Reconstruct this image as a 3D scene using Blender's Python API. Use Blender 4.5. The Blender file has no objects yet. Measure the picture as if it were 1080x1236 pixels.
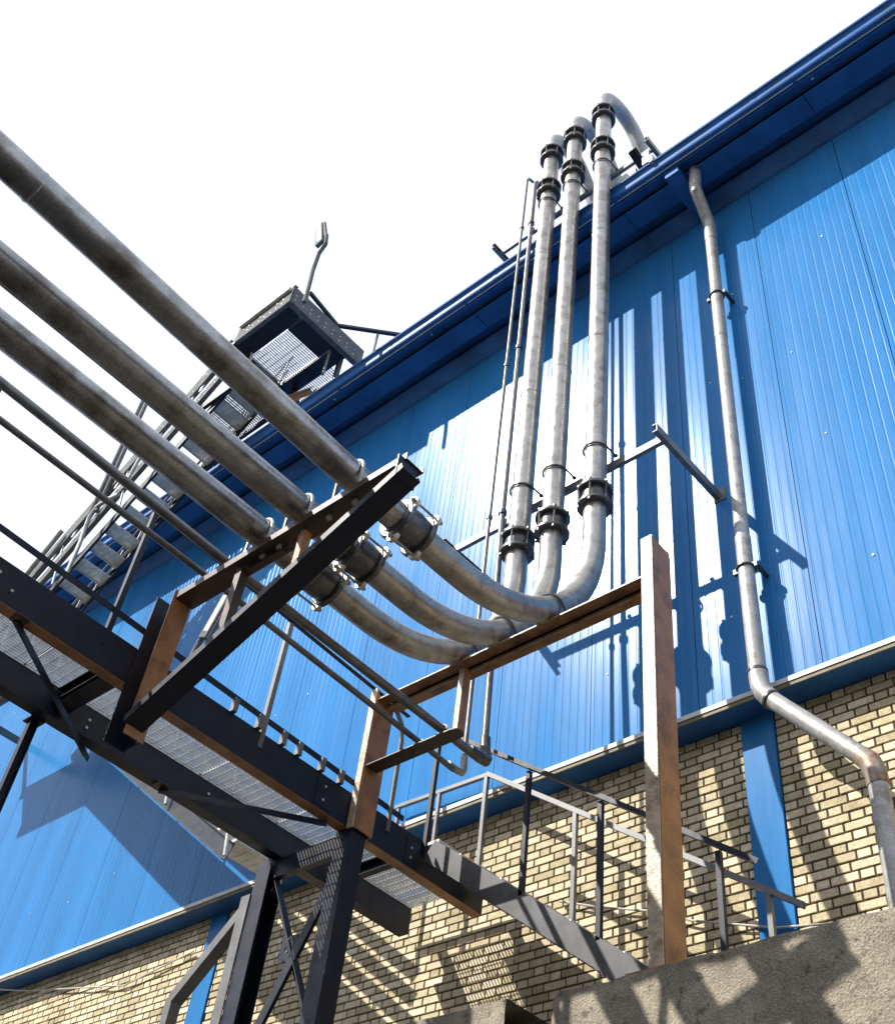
import bpy, math, random
from mathutils import Vector, Matrix
from mathutils import noise as mnoise

random.seed(7)
S = bpy.context.scene
COL = S.collection

# ------------------------------------------------------------------ camera
cam_d = bpy.data.cameras.new("camera")
cam = bpy.data.objects.new("camera", cam_d)
COL.objects.link(cam)
R_ = Vector((0.74621, 0.65715, 0.10642))      # picture right
D_ = Vector((-0.41697, 0.58599, -0.69480))    # picture down
F_ = Vector((-0.51895, 0.47409, 0.71128))     # view direction
cam.matrix_world = Matrix(((R_.x, -D_.x, -F_.x, 0.0),
                           (R_.y, -D_.y, -F_.y, -8.2),
                           (R_.z, -D_.z, -F_.z, 0.0),
                           (0, 0, 0, 1)))
cam_d.sensor_fit = 'HORIZONTAL'
cam_d.sensor_width = 36.0
cam_d.lens = 46.34
cam_d.clip_start = 0.05
cam_d.clip_end = 3000
S.camera = cam

# ------------------------------------------------------------------ sky and sun
SUN_DIR = Vector((0.409, 0.575, -0.709)).normalized()   # the way the light travels
w = bpy.data.worlds.new("World")
S.world = w
w.use_nodes = True
nt = w.node_tree
bg = nt.nodes["Background"]
sky = nt.nodes.new("ShaderNodeTexSky")
sky.sky_type = 'NISHITA'
sky.sun_disc = False
sky.sun_elevation = math.asin(-SUN_DIR.z)
sky.sun_rotation = math.atan2(-SUN_DIR.x, -SUN_DIR.y)
sky.altitude = 0
sky.air_density = 1.0
sky.dust_density = 2.0
sky.ozone_density = 1.0
# thin bright high haze over the whole sky
veil = nt.nodes.new("ShaderNodeMix")
veil.data_type = 'RGBA'
veil.inputs[0].default_value = 0.88
veil.inputs[7].default_value = (5.55, 6.0, 6.9, 1)
nt.links.new(sky.outputs[0], veil.inputs[6])
nt.links.new(veil.outputs[2], bg.inputs[0])
bg.inputs[1].default_value = 0.12

sun_d = bpy.data.lights.new("sun", 'SUN')
sun_d.energy = 5.0
sun_d.angle = math.radians(0.5)
sun_d.color = (1.0, 0.95, 0.87)
sun = bpy.data.objects.new("sun", sun_d)
COL.objects.link(sun)
sun.rotation_euler = SUN_DIR.to_track_quat('-Z', 'Y').to_euler()
sun.location = (-10, -14, 30)

S.view_settings.view_transform = 'Standard'
S.view_settings.look = 'None'
S.view_settings.gamma = 1
S.view_settings.use_curve_mapping = False
S.view_settings.exposure = 0.75


# ------------------------------------------------------------------ materials
def mat(name, base, rough=0.5, metal=0.0, var=0.25, vscale=6.0, stain=None, stain_amt=0.0, sscale=2.0,
        stretch=(1, 1, 1), bump=0.0, bscale=40.0, spec=0.5, rvar=0.0, fine=0.0, fscale=60.0, coat=0.0,
        per_object=0.0, per_island=0.0, stain_lo=0.5, stain_hi=0.68, coatr=0.2, ior=1.5):
    m = bpy.data.materials.new(name)
    m.use_nodes = True
    N, L = m.node_tree.nodes, m.node_tree.links
    b = N["Principled BSDF"]
    mp = N.new("ShaderNodeMapping")
    mp.inputs['Scale'].default_value = stretch
    ge_ = N.new("ShaderNodeNewGeometry")
    L.new(ge_.outputs['Position'], mp.inputs[0])

    def noise(scale, detail=5, src=mp.outputs[0]):
        n = N.new("ShaderNodeTexNoise")
        n.inputs['Scale'].default_value = scale
        n.inputs['Detail'].default_value = detail
        n.inputs['Roughness'].default_value = 0.6
        L.new(src, n.inputs['Vector'])
        return n.outputs[0]

    def ramp(src, lo, hi, a, c):
        r = N.new("ShaderNodeMapRange")
        r.inputs[1].default_value, r.inputs[2].default_value = lo, hi
        r.inputs[3].default_value, r.inputs[4].default_value = a, c
        L.new(src, r.inputs[0])
        return r.outputs[0]

    def mixc(fac, a, c, mode='MIX'):
        x = N.new("ShaderNodeMix")
        x.data_type = 'RGBA'
        x.blend_type = mode
        for s_, v in ((0, fac), (6, a), (7, c)):
            if hasattr(v, 'links') or hasattr(v, 'is_linked'):
                L.new(v, x.inputs[s_])
            elif s_ == 0:
                x.inputs[0].default_value = v
            else:
                x.inputs[s_].default_value = (*v, 1)
        return x.outputs[2]

    lo = tuple(c * (1 - var) for c in base)
    hi = tuple(min(1, c * (1 + var)) for c in base)
    col = mixc(ramp(noise(vscale), 0.32, 0.68, 0, 1), lo, hi)
    if fine > 0:
        f = ramp(noise(fscale, 3), 0.35, 0.65, 1 - fine, 1 + fine)
        cmb = N.new("ShaderNodeCombineColor")
        for i in range(3):
            L.new(f, cmb.inputs[i])
        col = mixc(1.0, col, cmb.outputs[0], 'MULTIPLY')
    if stain:
        s_ = ramp(noise(sscale, 7), stain_lo, stain_hi, 0, stain_amt)
        col = mixc(s_, col, stain)
    if per_object > 0 or per_island > 0:
        if per_object > 0:
            oi = N.new("ShaderNodeObjectInfo")
            rnd, amt = oi.outputs['Random'], per_object
        else:
            ge = N.new("ShaderNodeNewGeometry")
            rnd, amt = ge.outputs['Random Per Island'], per_island
        f = ramp(rnd, 0, 1, 1 - amt, 1 + amt * 0.6)
        f2 = ramp(rnd, 0, 1, 1 - amt * 1.25, 1 + amt * 0.7)
        cmb = N.new("ShaderNodeCombineColor")
        L.new(f, cmb.inputs[0]); L.new(f, cmb.inputs[1]); L.new(f2, cmb.inputs[2])
        col = mixc(1.0, col, cmb.outputs[0], 'MULTIPLY')
    L.new(col, b.inputs['Base Color'])
    b.inputs['Metallic'].default_value = metal
    b.inputs['IOR'].default_value = ior
    b.inputs['Specular IOR Level'].default_value = spec
    if rvar > 0:
        L.new(ramp(noise(vscale * 1.7), 0.3, 0.7, max(0.05, rough - rvar), min(1, rough + rvar)), b.inputs['Roughness'])
    else:
        b.inputs['Roughness'].default_value = rough
    if coat > 0:
        b.inputs['Coat Weight'].default_value = coat
        b.inputs['Coat Roughness'].default_value = coatr
    if bump > 0:
        bp = N.new("ShaderNodeBump")
        bp.inputs['Strength'].default_value = bump
        bp.inputs['Distance'].default_value = 0.02
        L.new(noise(bscale, 6), bp.inputs['Height'])
        L.new(bp.outputs[0], b.inputs['Normal'])
    return m


M = {}
M['clad'] = mat("blue_cladding_paint", (0.026, 0.165, 0.41), rough=0.225, var=0.14, vscale=1.3, stretch=(1, 1, 0.10),
                spec=0.5, ior=1.20, rvar=0.045, bump=0.10, bscale=2.6, fine=0.05, fscale=30,
                stain=(0.06, 0.20, 0.38), stain_amt=0.5, sscale=5.0, stain_lo=0.55, stain_hi=0.8)
M['trim'] = mat("blue_trim_paint", (0.022, 0.110, 0.33), rough=0.45, var=0.22, vscale=1.5, spec=0.5, ior=1.28, rvar=0.1, bump=0.05, bscale=4,
                stain=(0.02, 0.06, 0.15), stain_amt=0.6, sscale=2.2)
M['flash'] = mat("pale_flashing", (0.52, 0.53, 0.50), rough=0.5, var=0.12, vscale=3, stain=(0.25, 0.22, 0.16), stain_amt=0.6, sscale=5)
M['drip'] = mat("olive_drip_edge", (0.16, 0.14, 0.09), rough=0.7, var=0.3, vscale=8)
M['pipe'] = mat("weathered_steel_pipe", (0.37, 0.355, 0.33), rough=0.37, metal=0.75, var=0.22, vscale=5, rvar=0.12, bump=0.16, bscale=34,
                stain=(0.13, 0.085, 0.05), stain_amt=0.8, sscale=4.5, fine=0.12, fscale=45, stain_lo=0.52, stain_hi=0.75)
M['pipe_dark'] = mat("dark_steel_pipe", (0.31, 0.31, 0.31), rough=0.30, metal=0.8, var=0.25, vscale=5, rvar=0.1, bump=0.12, bscale=30,
                     stain=(0.09, 0.06, 0.035), stain_amt=0.7, sscale=3.0, fine=0.1, fscale=50)
M['galv'] = mat("galvanised_grey", (0.36, 0.36, 0.35), rough=0.5, metal=0.35, var=0.18, vscale=9, fine=0.18, fscale=70,
                stain=(0.17, 0.13, 0.09), stain_amt=0.6, sscale=6)
M['conduit'] = mat("thin_steel_pipe", (0.16, 0.16, 0.165), rough=0.4, metal=0.5, var=0.2, vscale=9, stain=(0.10, 0.075, 0.05), stain_amt=0.5, sscale=5)
M['coupling'] = mat("grey_coupling_steel", (0.12, 0.12, 0.125), rough=0.36, metal=0.6, var=0.3, vscale=10, rvar=0.1, fine=0.2, bump=0.12, bscale=50,
                    stain=(0.05, 0.04, 0.03), stain_amt=0.6, sscale=6)
M['galv_rust'] = mat("rust_streaked_zinc", (0.30, 0.28, 0.25), rough=0.55, metal=0.3, var=0.2, vscale=9, fine=0.2, stain=(0.20, 0.085, 0.03), stain_amt=0.9, sscale=9,
                     stain_lo=0.42, stain_hi=0.6)
M['stringer'] = mat("dark_grey_steel", (0.075, 0.076, 0.082), rough=0.45, var=0.3, vscale=5, spec=0.35, fine=0.15, fscale=80, stain=(0.03, 0.025, 0.02), stain_amt=0.6, sscale=4)
M['dull'] = mat("dull_grey_steel", (0.115, 0.12, 0.13), rough=0.8, var=0.25, vscale=6, spec=0.15, fine=0.2, fscale=40)
M['iron'] = mat("black_cast_iron", (0.065, 0.066, 0.070), rough=0.38, metal=0.2, var=0.3, vscale=12, spec=0.6, rvar=0.1, fine=0.15, bump=0.1, bscale=60)
M['lug'] = mat("bright_zinc_lug", (0.55, 0.52, 0.45), rough=0.45, metal=0.4, var=0.15, vscale=20)
M['black'] = mat("black_steel_paint", (0.008, 0.012, 0.026), rough=0.45, var=0.35, vscale=4, spec=0.30, rvar=0.1, fine=0.15, fscale=90,
                 stain=(0.018, 0.014, 0.012), stain_amt=0.5, sscale=3.2, bump=0.06, bscale=50)
M['grey'] = mat("grey_steel_paint", (0.13, 0.13, 0.135), rough=0.42, var=0.25, vscale=5, spec=0.55, fine=0.12, fscale=70,
                stain=(0.06, 0.05, 0.04), stain_amt=0.5, sscale=4)
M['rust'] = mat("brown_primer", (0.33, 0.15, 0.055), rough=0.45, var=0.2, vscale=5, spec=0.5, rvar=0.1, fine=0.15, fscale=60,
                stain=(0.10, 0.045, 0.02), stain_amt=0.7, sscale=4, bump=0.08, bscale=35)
M['rust_dark'] = mat("dark_brown_primer", (0.060, 0.034, 0.021), rough=0.45, var=0.25, vscale=5, spec=0.5, rvar=0.08, fine=0.15, fscale=60,
                     stain=(0.03, 0.022, 0.018), stain_amt=0.7, sscale=3, bump=0.06, bscale=35)
M['beam'] = mat("rusty_beam_primer", (0.24, 0.115, 0.052), rough=0.5, var=0.3, vscale=5, spec=0.4, rvar=0.1, fine=0.2, fscale=60,
                stain=(0.05, 0.03, 0.02), stain_amt=0.8, sscale=3, bump=0.08, bscale=35)
M['sunlit_flake'] = mat("flaking_sunlit_tan", (0.41, 0.32, 0.22), rough=0.36, var=0.22, vscale=9, spec=0.6, rvar=0.12, fine=0.14, fscale=70,
                 stain=(0.20, 0.115, 0.06), stain_amt=0.8, sscale=7, bump=0.3, bscale=28, stain_lo=0.52, stain_hi=0.62)  # sunlight put into the colour of the lit faces, with flaking spots
M['grate'] = mat("galvanised_grating", (0.52, 0.54, 0.55), rough=0.45, metal=0.3, var=0.15, vscale=9)
M['tread'] = mat("pale_tread", (0.62, 0.63, 0.60), rough=0.5, metal=0.2, var=0.2, vscale=7, stain=(0.12, 0.10, 0.08), stain_amt=0.4)
M['mortar'] = mat("dark_mortar", (0.060, 0.044, 0.032), rough=0.95, var=0.3, vscale=20, bump=0.5, bscale=90)
BR = (0.60, 0.51, 0.35)
M['brick'] = mat("cream_brick", BR, rough=0.85, var=0.10, vscale=9, fine=0.16, fscale=50, bump=0.35, bscale=70, per_object=0.34, spec=0.25,
                 stain=(0.27, 0.19, 0.11), stain_amt=0.55, sscale=3.0, stain_lo=0.54, stain_hi=0.72)
M['brick2'] = mat("cream_brick_far", BR, rough=0.85, var=0.10, vscale=9, fine=0.16, fscale=50, per_island=0.34, spec=0.25,
                  stain=(0.25, 0.16, 0.09), stain_amt=0.6, sscale=1.6, stain_lo=0.55, stain_hi=0.75)
M['concrete'] = mat("rough_concrete", (0.29, 0.255, 0.20), rough=0.92, var=0.28, vscale=4, fine=0.28, fscale=90, bump=0.7, bscale=60, spec=0.2,
                    stain=(0.10, 0.085, 0.065), stain_amt=0.8, sscale=13, stain_lo=0.57, stain_hi=0.68)
M['ground'] = mat("dusty_ground", (0.075, 0.068, 0.058), rough=0.95, var=0.3, vscale=0.6, fine=0.2, fscale=8)
M['white'] = mat("white_tube", (0.72, 0.73, 0.72), rough=0.4, var=0.06, vscale=5)
M['roof'] = mat("blue_roof_sheet", (0.03, 0.13, 0.36), rough=0.4, var=0.15, vscale=1.5)
M['wire'] = mat("pale_cable", (0.42, 0.40, 0.36), rough=0.6, var=0.1)


# ------------------------------------------------------------------ mesh building
class MB:
    def __init__(s):
        s.v, s.f = [], []

    def add(s, vs, fs):
        o = len(s.v)
        s.v += [tuple(p) for p in vs]
        s.f += [tuple(i + o for i in q) for q in fs]
        return s

    def box(s, x0, x1, y0, y1, z0, z1):
        return s.add([(x0, y0, z0), (x1, y0, z0), (x1, y1, z0), (x0, y1, z0), (x0, y0, z1), (x1, y0, z1), (x1, y1, z1), (x0, y1, z1)],
                     [(3, 2, 1, 0), (4, 5, 6, 7), (0, 1, 5, 4), (1, 2, 6, 5), (2, 3, 7, 6), (3, 0, 4, 7)])

    def frame(s, p0, p1, up):
        d = (Vector(p1) - Vector(p0)).normalized()
        a = d.cross(Vector(up)).normalized()
        return d, a, a.cross(d).normalized()

    def prof(s, p0, p1, pts, up=(0, 0, 1)):
        """sweep a closed outline (a to the side, b along up) from p0 to p1"""
        d, a, u = s.frame(p0, p1, up)
        n = len(pts)
        vs = [Vector(p) + a * x + u * y for p in (p0, p1) for x, y in pts]
        fs = [(i, (i + 1) % n, n + (i + 1) % n, n + i) for i in range(n)]
        fs += [tuple(range(n - 1, -1, -1)), tuple(range(n, 2 * n))]
        return s.add(vs, fs)

    def bar(s, p0, p1, wd, ht, up=(0, 0, 1)):
        a, b = wd / 2, ht / 2
        return s.prof(p0, p1, [(-a, -b), (a, -b), (a, b), (-a, b)], up)

    def tube(s, pts, r, n=12, caps=True, closed=False):
        pts = [Vector(p) for p in pts]
        rs = r if isinstance(r, (list, tuple)) else [r] * len(pts)
        k = len(pts)
        tang = []
        for i in range(k):
            if closed:
                t = pts[(i + 1) % k] - pts[i - 1]
            else:
                t = pts[min(i + 1, k - 1)] - pts[max(i - 1, 0)]
            tang.append(t.normalized())
        ref = Vector((0, 0, 1)) if abs(tang[0].z) < 0.9 else Vector((1, 0, 0))
        nrm = (ref - tang[0] * ref.dot(tang[0])).normalized()
        vs = []
        for i in range(k):
            nrm = (nrm - tang[i] * nrm.dot(tang[i])).normalized()
            bi = tang[i].cross(nrm)
            for j in range(n):
                an = 2 * math.pi * j / n
                vs.append(pts[i] + (nrm * math.cos(an) + bi * math.sin(an)) * rs[i])
        fs = []
        for i in range(k if closed else k - 1):
            i2 = (i + 1) % k
            for j in range(n):
                j2 = (j + 1) % n
                fs.append((i * n + j, i * n + j2, i2 * n + j2, i2 * n + j))
        if caps and not closed:
            fs.append(tuple(range(n - 1, -1, -1)))
            fs.append(tuple((k - 1) * n + j for j in range(n)))
        return s.add(vs, fs)

    def disc(s, c, axis, r, t, n=16):
        c, axis = Vector(c), Vector(axis).normalized()
        return s.tube([c - axis * t / 2, c + axis * t / 2], r, n)

    def mesh(s, name, m, origin=(0, 0, 0), angle=35):
        me = bpy.data.meshes.new(name)
        o = Vector(origin)
        me.from_pydata([tuple(Vector(p) - o) for p in s.v], [], s.f)
        me.materials.append(m)
        me.update()
        if angle:
            me.polygons.foreach_set("use_smooth", [True] * len(me.polygons))
            me.set_sharp_from_angle(angle=math.radians(angle))
        return me


def wpos(o):
    p = Vector((0, 0, 0))
    while o:
        p += o.location
        o = o.parent
    return p


def thing(name, label, cat, loc=(0, 0, 0), group=None):
    o = bpy.data.objects.new(name, None)
    o.empty_display_size = 0.2
    COL.objects.link(o)
    o.location = loc
    o['label'], o['category'] = label, cat
    if group:
        o['group'] = group
    return o


def part(name, mb, m, parent, label=None, kind=None, angle=35):
    o = bpy.data.objects.new(name, mb.mesh(name, m, wpos(parent), angle))
    COL.objects.link(o)
    o.parent = parent
    if label:
        o['label'] = label
    if kind:
        o['kind'] = kind
    return o


def inst(name, me, parent, loc=(0, 0, 0), rot=(0, 0, 0)):
    o = bpy.data.objects.new(name, me)
    COL.objects.link(o)
    o.parent = parent
    o.location = Vector(loc) - wpos(parent)
    o.rotation_euler = rot
    return o


def solo(name, mb, m, label, cat, origin, group=None, angle=35):
    o = bpy.data.objects.new(name, mb.mesh(name, m, origin, angle))
    COL.objects.link(o)
    o.location = origin
    o['label'], o['category'] = label, cat
    if group:
        o['group'] = group
    return o


def struct(name, mb, m, angle=0):
    o = bpy.data.objects.new(name, mb.mesh(name, m, (0, 0, 0), angle))
    COL.objects.link(o)
    o['kind'] = 'structure'
    return o


def chan(wd, ht, t=0.01):
    """channel outline: web along up at side 0, flanges towards +side"""
    h = ht / 2
    return [(0, -h), (wd, -h), (wd, -h + t), (t, -h + t), (t, h - t), (wd, h - t), (wd, h), (0, h)]


def chan_r(wd, ht, t=0.01):
    return [(-x, y) for x, y in reversed(chan(wd, ht, t))]


def ang(wd, ht, t=0.008):
    return [(0, 0), (wd, 0), (wd, t), (t, t), (t, ht), (0, ht)]


def ibeam(wd, ht, t=0.012):
    a, h, k = wd / 2, ht / 2, t / 2
    return [(-a, -h), (a, -h), (a, -h + t), (k, -h + t), (k, h - t), (a, h - t), (a, h), (-a, h), (-a, h - t), (-k, h - t), (-k, -h + t), (-a, -h + t)]


# ------------------------------------------------------------------ ground
g = MB()
g.add([(-900, -900, -1.6), (900, -900, -1.6), (900, 900, -1.6), (-900, 900, -1.6)], [(0, 1, 2, 3)])
struct('ground', g, M['ground'])
t = MB()
t.add([(-40, -2.0, 3.2), (14, -2.0, 3.2), (14, 0.3, 3.2), (-40, 0.3, 3.2)], [(0, 1, 2, 3)])
struct('terrace_ground', t, M['ground'])

# added unseen block behind the viewer: cuts sky fill, ends bridge and pipes
ob = MB()
ob.box(-34, 10, -30, -13.6, -1.6, 9.0)
struct('unseen_sky_blocker', ob, M['concrete'])

# ------------------------------------------------------------------ the blue building
B = thing('industrial_building', 'blue metal clad industrial building with a deep eave above a brick base', 'building', (-8, 4, -1.6))
PW, RP = 1.34, 1.34 / 12
XR, ZB, ZT = -2.2, 6.98, 15.86
# one ribbed wall sheet: shallow grooves every 112 mm, the edges turned in
prof = [(0.0045, 0.035), (0.0045, 0.0)]
for i in range(12):
    x = RP * (i + 0.5)
    if i == 11:
        pass
    prof += [(x - 0.014, 0.0), (x - 0.006, 0.0022), (x + 0.006, 0.0022), (x + 0.014, 0.0)]
prof += [(PW - 0.0045, 0.0), (PW - 0.0045, 0.035)]
pm = MB()
rows = [ZB + (ZT + 0.3 - ZB) * k / 8 for k in range(9)]
n = len(prof)
pm.add([(x, y, z) for z in rows for x, y in prof],
       [(r * n + i, r * n + i + 1, (r + 1) * n + i + 1, (r + 1) * n + i) for r in range(8) for i in range(n - 1)])
pme = pm.mesh('cladding_panel', M['clad'], (0, 0, 0), 0)
for k in range(-4, 17):
    x0 = XR - PW * k
    inst('cladding_panel', pme, B, (x0 - PW, 0, 0), (0, 0, 0))
XL, XE = XR - PW * 17, XR + PW * 4
# body behind
b = MB()
b.box(XL, XE, 0.42, 9.0, -1.6, 6.86)
b.box(XL, XE, 0.04, 9.0, 6.9, 16.2)
part('wall_core', b, M['trim'], B)
# fixing screws and small dents
sc = MB()
for k in range(-4, 17):
    for z in (8.0, 9.9, 11.8, 13.7):
        for q in range(2):
            if random.random() < 0.45:
                x = XR - PW * k - random.choice((2, 4, 6, 8, 10)) * RP
                sc.disc((x, -0.002, z + random.uniform(-0.15, 0.15)), (0, 1, 0), random.uniform(0.010, 0.016), 0.012, 6)
part('fixing_screws', sc, M['flash'], B, kind='stuff')
# base flashing, its drip edge and the soffit over the brick
fl = MB()
fl.prof((XL, 0, 0), (XE, 0, 0), [(0.05, 6.915), (0.058, 6.915), (0.058, 6.968), (-0.012, 7.0), (-0.012, 6.993), (0.05, 6.963)], (0, 0, 1))
part('base_flashing', fl, M['flash'], B, angle=20)
dr = MB()
dr.prof((XL, 0, 0), (XE, 0, 0), [(0.03, 6.872), (0.047, 6.872), (0.047, 6.93), (0.03, 6.93)], (0, 0, 1))
part('drip_edge', dr, M['drip'], B)
so = MB()
so.box(XL, XE, -0.03, 0.262, 6.878, 6.896)
part('lower_soffit', so, M['trim'], B)
# eave: wall trim, soffit strips, fascia, gutter
wt = MB()
wt.prof((XL, 0, 0), (XE, 0, 0), [(0.0, 15.80), (0.045, 15.815), (0.10, 15.86), (0.235, 15.99), (0.235, 16.01), (0.0, 16.01)], (0, 0, 1))
part('wall_head_trim', wt, M['trim'], B, angle=20)
sf = MB()
sf.box(XL, XE, -0.46, 0.05, 16.12, 16.14)
sf.box(XL, XE, -0.47, -0.45, 15.93, 16.12)
part('inner_soffit', sf, M['trim'], B)
st = MB()
for k in range(-2, 9):
    st.box(XR - 3.0 * k - 2.99, XR - 3.0 * k, -0.775, -0.44, 15.895 + (k % 2) * 0.004, 15.925)
part('soffit_strip', st, M['trim'], B)
fa = MB()
fa.box(XL, XE, -0.96, -0.94, 15.93, 16.3)
fa.box(XL, XE, -0.96, -0.76, 16.02, 16.04)
part('fascia', fa, M['trim'], B)
gu = MB()
gu.prof((XL, 0, 0), (XE, 0, 0), [(0.965, 15.96), (1.06, 15.965), (1.075, 15.99), (1.075, 16.10), (1.10, 16.13), (1.13, 16.135),
                                 (1.14, 16.16), (1.12, 16.20), (1.06, 16.215), (1.06, 16.20), (1.06, 15.985), (0.965, 15.98)], (0, 0, 1))
part('gutter', gu, M['trim'], B, angle=20)
for k in range(-2, 9):
    x = XR - 2.37 * k - .6
    gj = MB(); gj.prof((x - .04, 0, 0), (x + .04, 0, 0), [(0.962, 15.956), (1.063, 15.961), (1.079, 15.988), (1.079, 16.10), (1.104, 16.126), (1.134, 16.131), (1.144, 16.16), (1.122, 16.204), (1.10, 16.20), (1.05, 16.0)], (0, 0, 1))
    part('gutter_joint', gj, M['trim'], B, angle=20)
    gj = MB(); gj.disc((x + .8, -.858, 16.016), (0, 0, 1), .022, .01, 8); part('soffit_plug', gj, M['flash'], B)
hl = MB()  # pale strips painting the bright highlight along the gutter
for k in range(-2, 9):
    hl.prof((XR - 3.0 * k - 2.97, 0, 0), (XR - 3.0 * k - 0.03, 0, 0), [(0.985, 15.945), (1.0, 15.945), (1.0, 15.958), (0.985, 15.958)], (0, 0, 1))
part('gutter_highlight', hl, M['flash'], B, angle=0)
rf = MB()
rf.add([(XL, -1.09, 16.205), (XE, -1.09, 16.205), (XE, 9.0, 17.1), (XL, 9.0, 17.1), (XL, -1.09, 16.16), (XE, -1.09, 16.16), (XE, 9.0, 17.05), (XL, 9.0, 17.05)],
       [(0, 1, 2, 3), (7, 6, 5, 4), (0, 4, 5, 1), (1, 5, 6, 2), (2, 6, 7, 3), (3, 7, 4, 0)])
part('roof', rf, M['roof'], B, angle=0)
for x in (-4.35, -12.4):
    eb = MB()
    eb.box(x, x + 0.22, -0.955, -0.03, 15.76, 15.89)
    part('eave_bracket', eb, M['trim'], B)
for x0, x1 in ((-4.565, -4.225), (-12.62, -12.28)):
    pl = MB()
    pl.box(x0, x1, 0.225, 0.30, 3.2, 6.876)
    part('frame_column', pl, M['trim' if 0 else 'clad'], B)

# ------------------------------------------------------------------ brick base wall
W = thing('brick_wall', 'cream brick base wall with dark recessed joints under the blue cladding', 'wall', (-8, 0.3, 3.2))
mo = MB()
mo.box(XL, XE, 0.262, 0.40, -1.6, 6.874)
part('mortar', mo, M['mortar'], W)
CH, ST, HD, JT, BH = 0.0908, 0.250, 0.120, 0.0152, 0.0755
PITCH = ST + HD + 2 * JT


def brick_mb(L, c=(0, 0, 0)):
    m_ = MB()
    x, y, z = c
    e = 0.004
    f0, bk = y, y + 0.016
    h = BH / 2
    m_.add([(x - L / 2, bk, z - h), (x + L / 2, bk, z - h), (x + L / 2, bk, z + h), (x - L / 2, bk, z + h),
            (x - L / 2 + e, f0, z - h + e), (x + L / 2 - e, f0, z - h + e), (x + L / 2 - e, f0, z + h - e), (x - L / 2 + e, f0, z + h - e)],
           [(4, 5, 6, 7), (0, 1, 5, 4), (1, 2, 6, 5), (2, 3, 7, 6), (3, 0, 4, 7)])
    return m_


bricks = []
zi = 0
z = 6.876 - CH / 2
while z > 3.3:
    x = -19.5 + (PITCH / 2 if zi % 2 else 0) + random.uniform(-0.006, 0.006)
    while x < 1.0:
        for L in (ST, HD):
            lo, hi = x, x + L
            pieces = [(lo, hi)]
            for a, e_ in ((-4.565, -4.225), (-12.62, -12.28)):
                nxt = []
                for p_, q_ in pieces:
                    if q_ <= a - 0.012 or p_ >= e_ + 0.012:
                        nxt.append((p_, q_))
                        continue
                    if a - 0.012 - p_ > 0.02:
                        nxt.append((p_, a - 0.012))
                    if q_ - e_ - 0.012 > 0.02:
                        nxt.append((e_ + 0.012, q_))
                pieces = nxt
            for p_, q_ in pieces:
                bricks.append(((p_ + q_) / 2, z + random.uniform(-0.0015, 0.0015), q_ - p_, random.uniform(-0.0025, 0.0025)))
            x += L + JT
    z -= CH
    zi += 1


def in_view(p):
    v = Vector(p) - Vector((0, -8.2, 0))
    d = v.dot(F_)
    px, py = v.dot(R_) / d * 1390.2, v.dot(D_) / d * 1390.2
    return abs(px) < 545 and abs(py) < 622, d, px + 540, py + 618


cand = []
for i, (bx, bz, L, dy) in enumerate(bricks):
    ok, d, px, py = in_view((bx, 0.25, bz))
    if ok and not (px > 640 and py > 1188 - (px - 690) * 0.235):
        cand.append((d / (L ** 0.5), i))
cand.sort()
single = set(i for _, i in cand[:300])
cache = {}
rest = MB()
for i, (bx, bz, L, dy) in enumerate(bricks):
    if i in single:
        key = round(L, 3)
        if key not in cache:
            cache[key] = brick_mb(L).mesh('brick', M['brick'], (0, 0, 0), 0)
        inst('brick', cache[key], W, (bx, 0.25 + dy, bz), (random.uniform(-.006, .006), random.uniform(-.004, .004), random.uniform(-.008, .008)))
    else:
        rest.add(*(lambda q: (q.v, q.f))(brick_mb(L, (bx, 0.25 + dy, bz))))
part('bricks', rest, M['brick2'], W, kind='stuff', angle=0)

# ------------------------------------------------------------------ concrete retaining wall
def rough_block(x0, x1, y0, y1, z0, z1, r, seed, amp=0.02, lip=0.0):
    """a cast block whose left end is rounded, faces uneven"""
    m_ = MB()
    outline = [(x1, y0)]
    nx = max(4, int((x1 - x0) / 0.12))
    for i in range(1, nx):
        outline.append((x1 + (x0 + r - x1) * i / nx, y0))
    for i in range(9):
        a = -math.pi / 2 - i / 8 * math.pi / 2
        outline.append((x0 + r + r * math.cos(a), y0 + r + r * math.sin(a)))
    outline.append((x0, y1))
    nz = 34
    zs = [z0 + (z1 - z0) * (1 - (1 - k / nz) ** 2.2) for k in range(nz + 1)]
    ring = len(outline)
    vs = []
    for kz, zz in enumerate(zs):
        for (x, y) in outline:
            p = Vector((x, y, zz))
            q = mnoise.noise(p * 1.7 + Vector((seed, 0, 0))) * amp * 1.6 + mnoise.noise(p * 6.1) * amp * 0.6 + mnoise.noise(p * 17) * amp * 0.3
            dz = (mnoise.noise(Vector((x * 2.3 + seed, y, 0))) * 0.035 + mnoise.noise(Vector((x * 9 + seed, y, 3))) * 0.016) * (kz / nz) ** 8
            edge = 0.022 * max(0, (kz - nz + 1.2) / 1.2) if kz == nz else 0
            vs.append((x + (q if x < x0 + r + 0.01 else 0), y + q + edge, zz + dz))
    fs = []
    for k in range(nz):
        for i in range(ring - 1):
            fs.append((k * ring + i, k * ring + i + 1, (k + 1) * ring + i + 1, (k + 1) * ring + i))
    top = nz * ring
    o = len(vs)
    vs += [(vs[top + i][0], max(y1, vs[top + i][1] + 0.01), z1 + mnoise.noise(Vector((i * .3, seed, 1))) * 0.02) for i in range(ring)]
    for i in range(ring - 1):
        fs.append((top + i, top + i + 1, o + i + 1, o + i))
    m_.add(vs, fs)
    return m_


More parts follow.
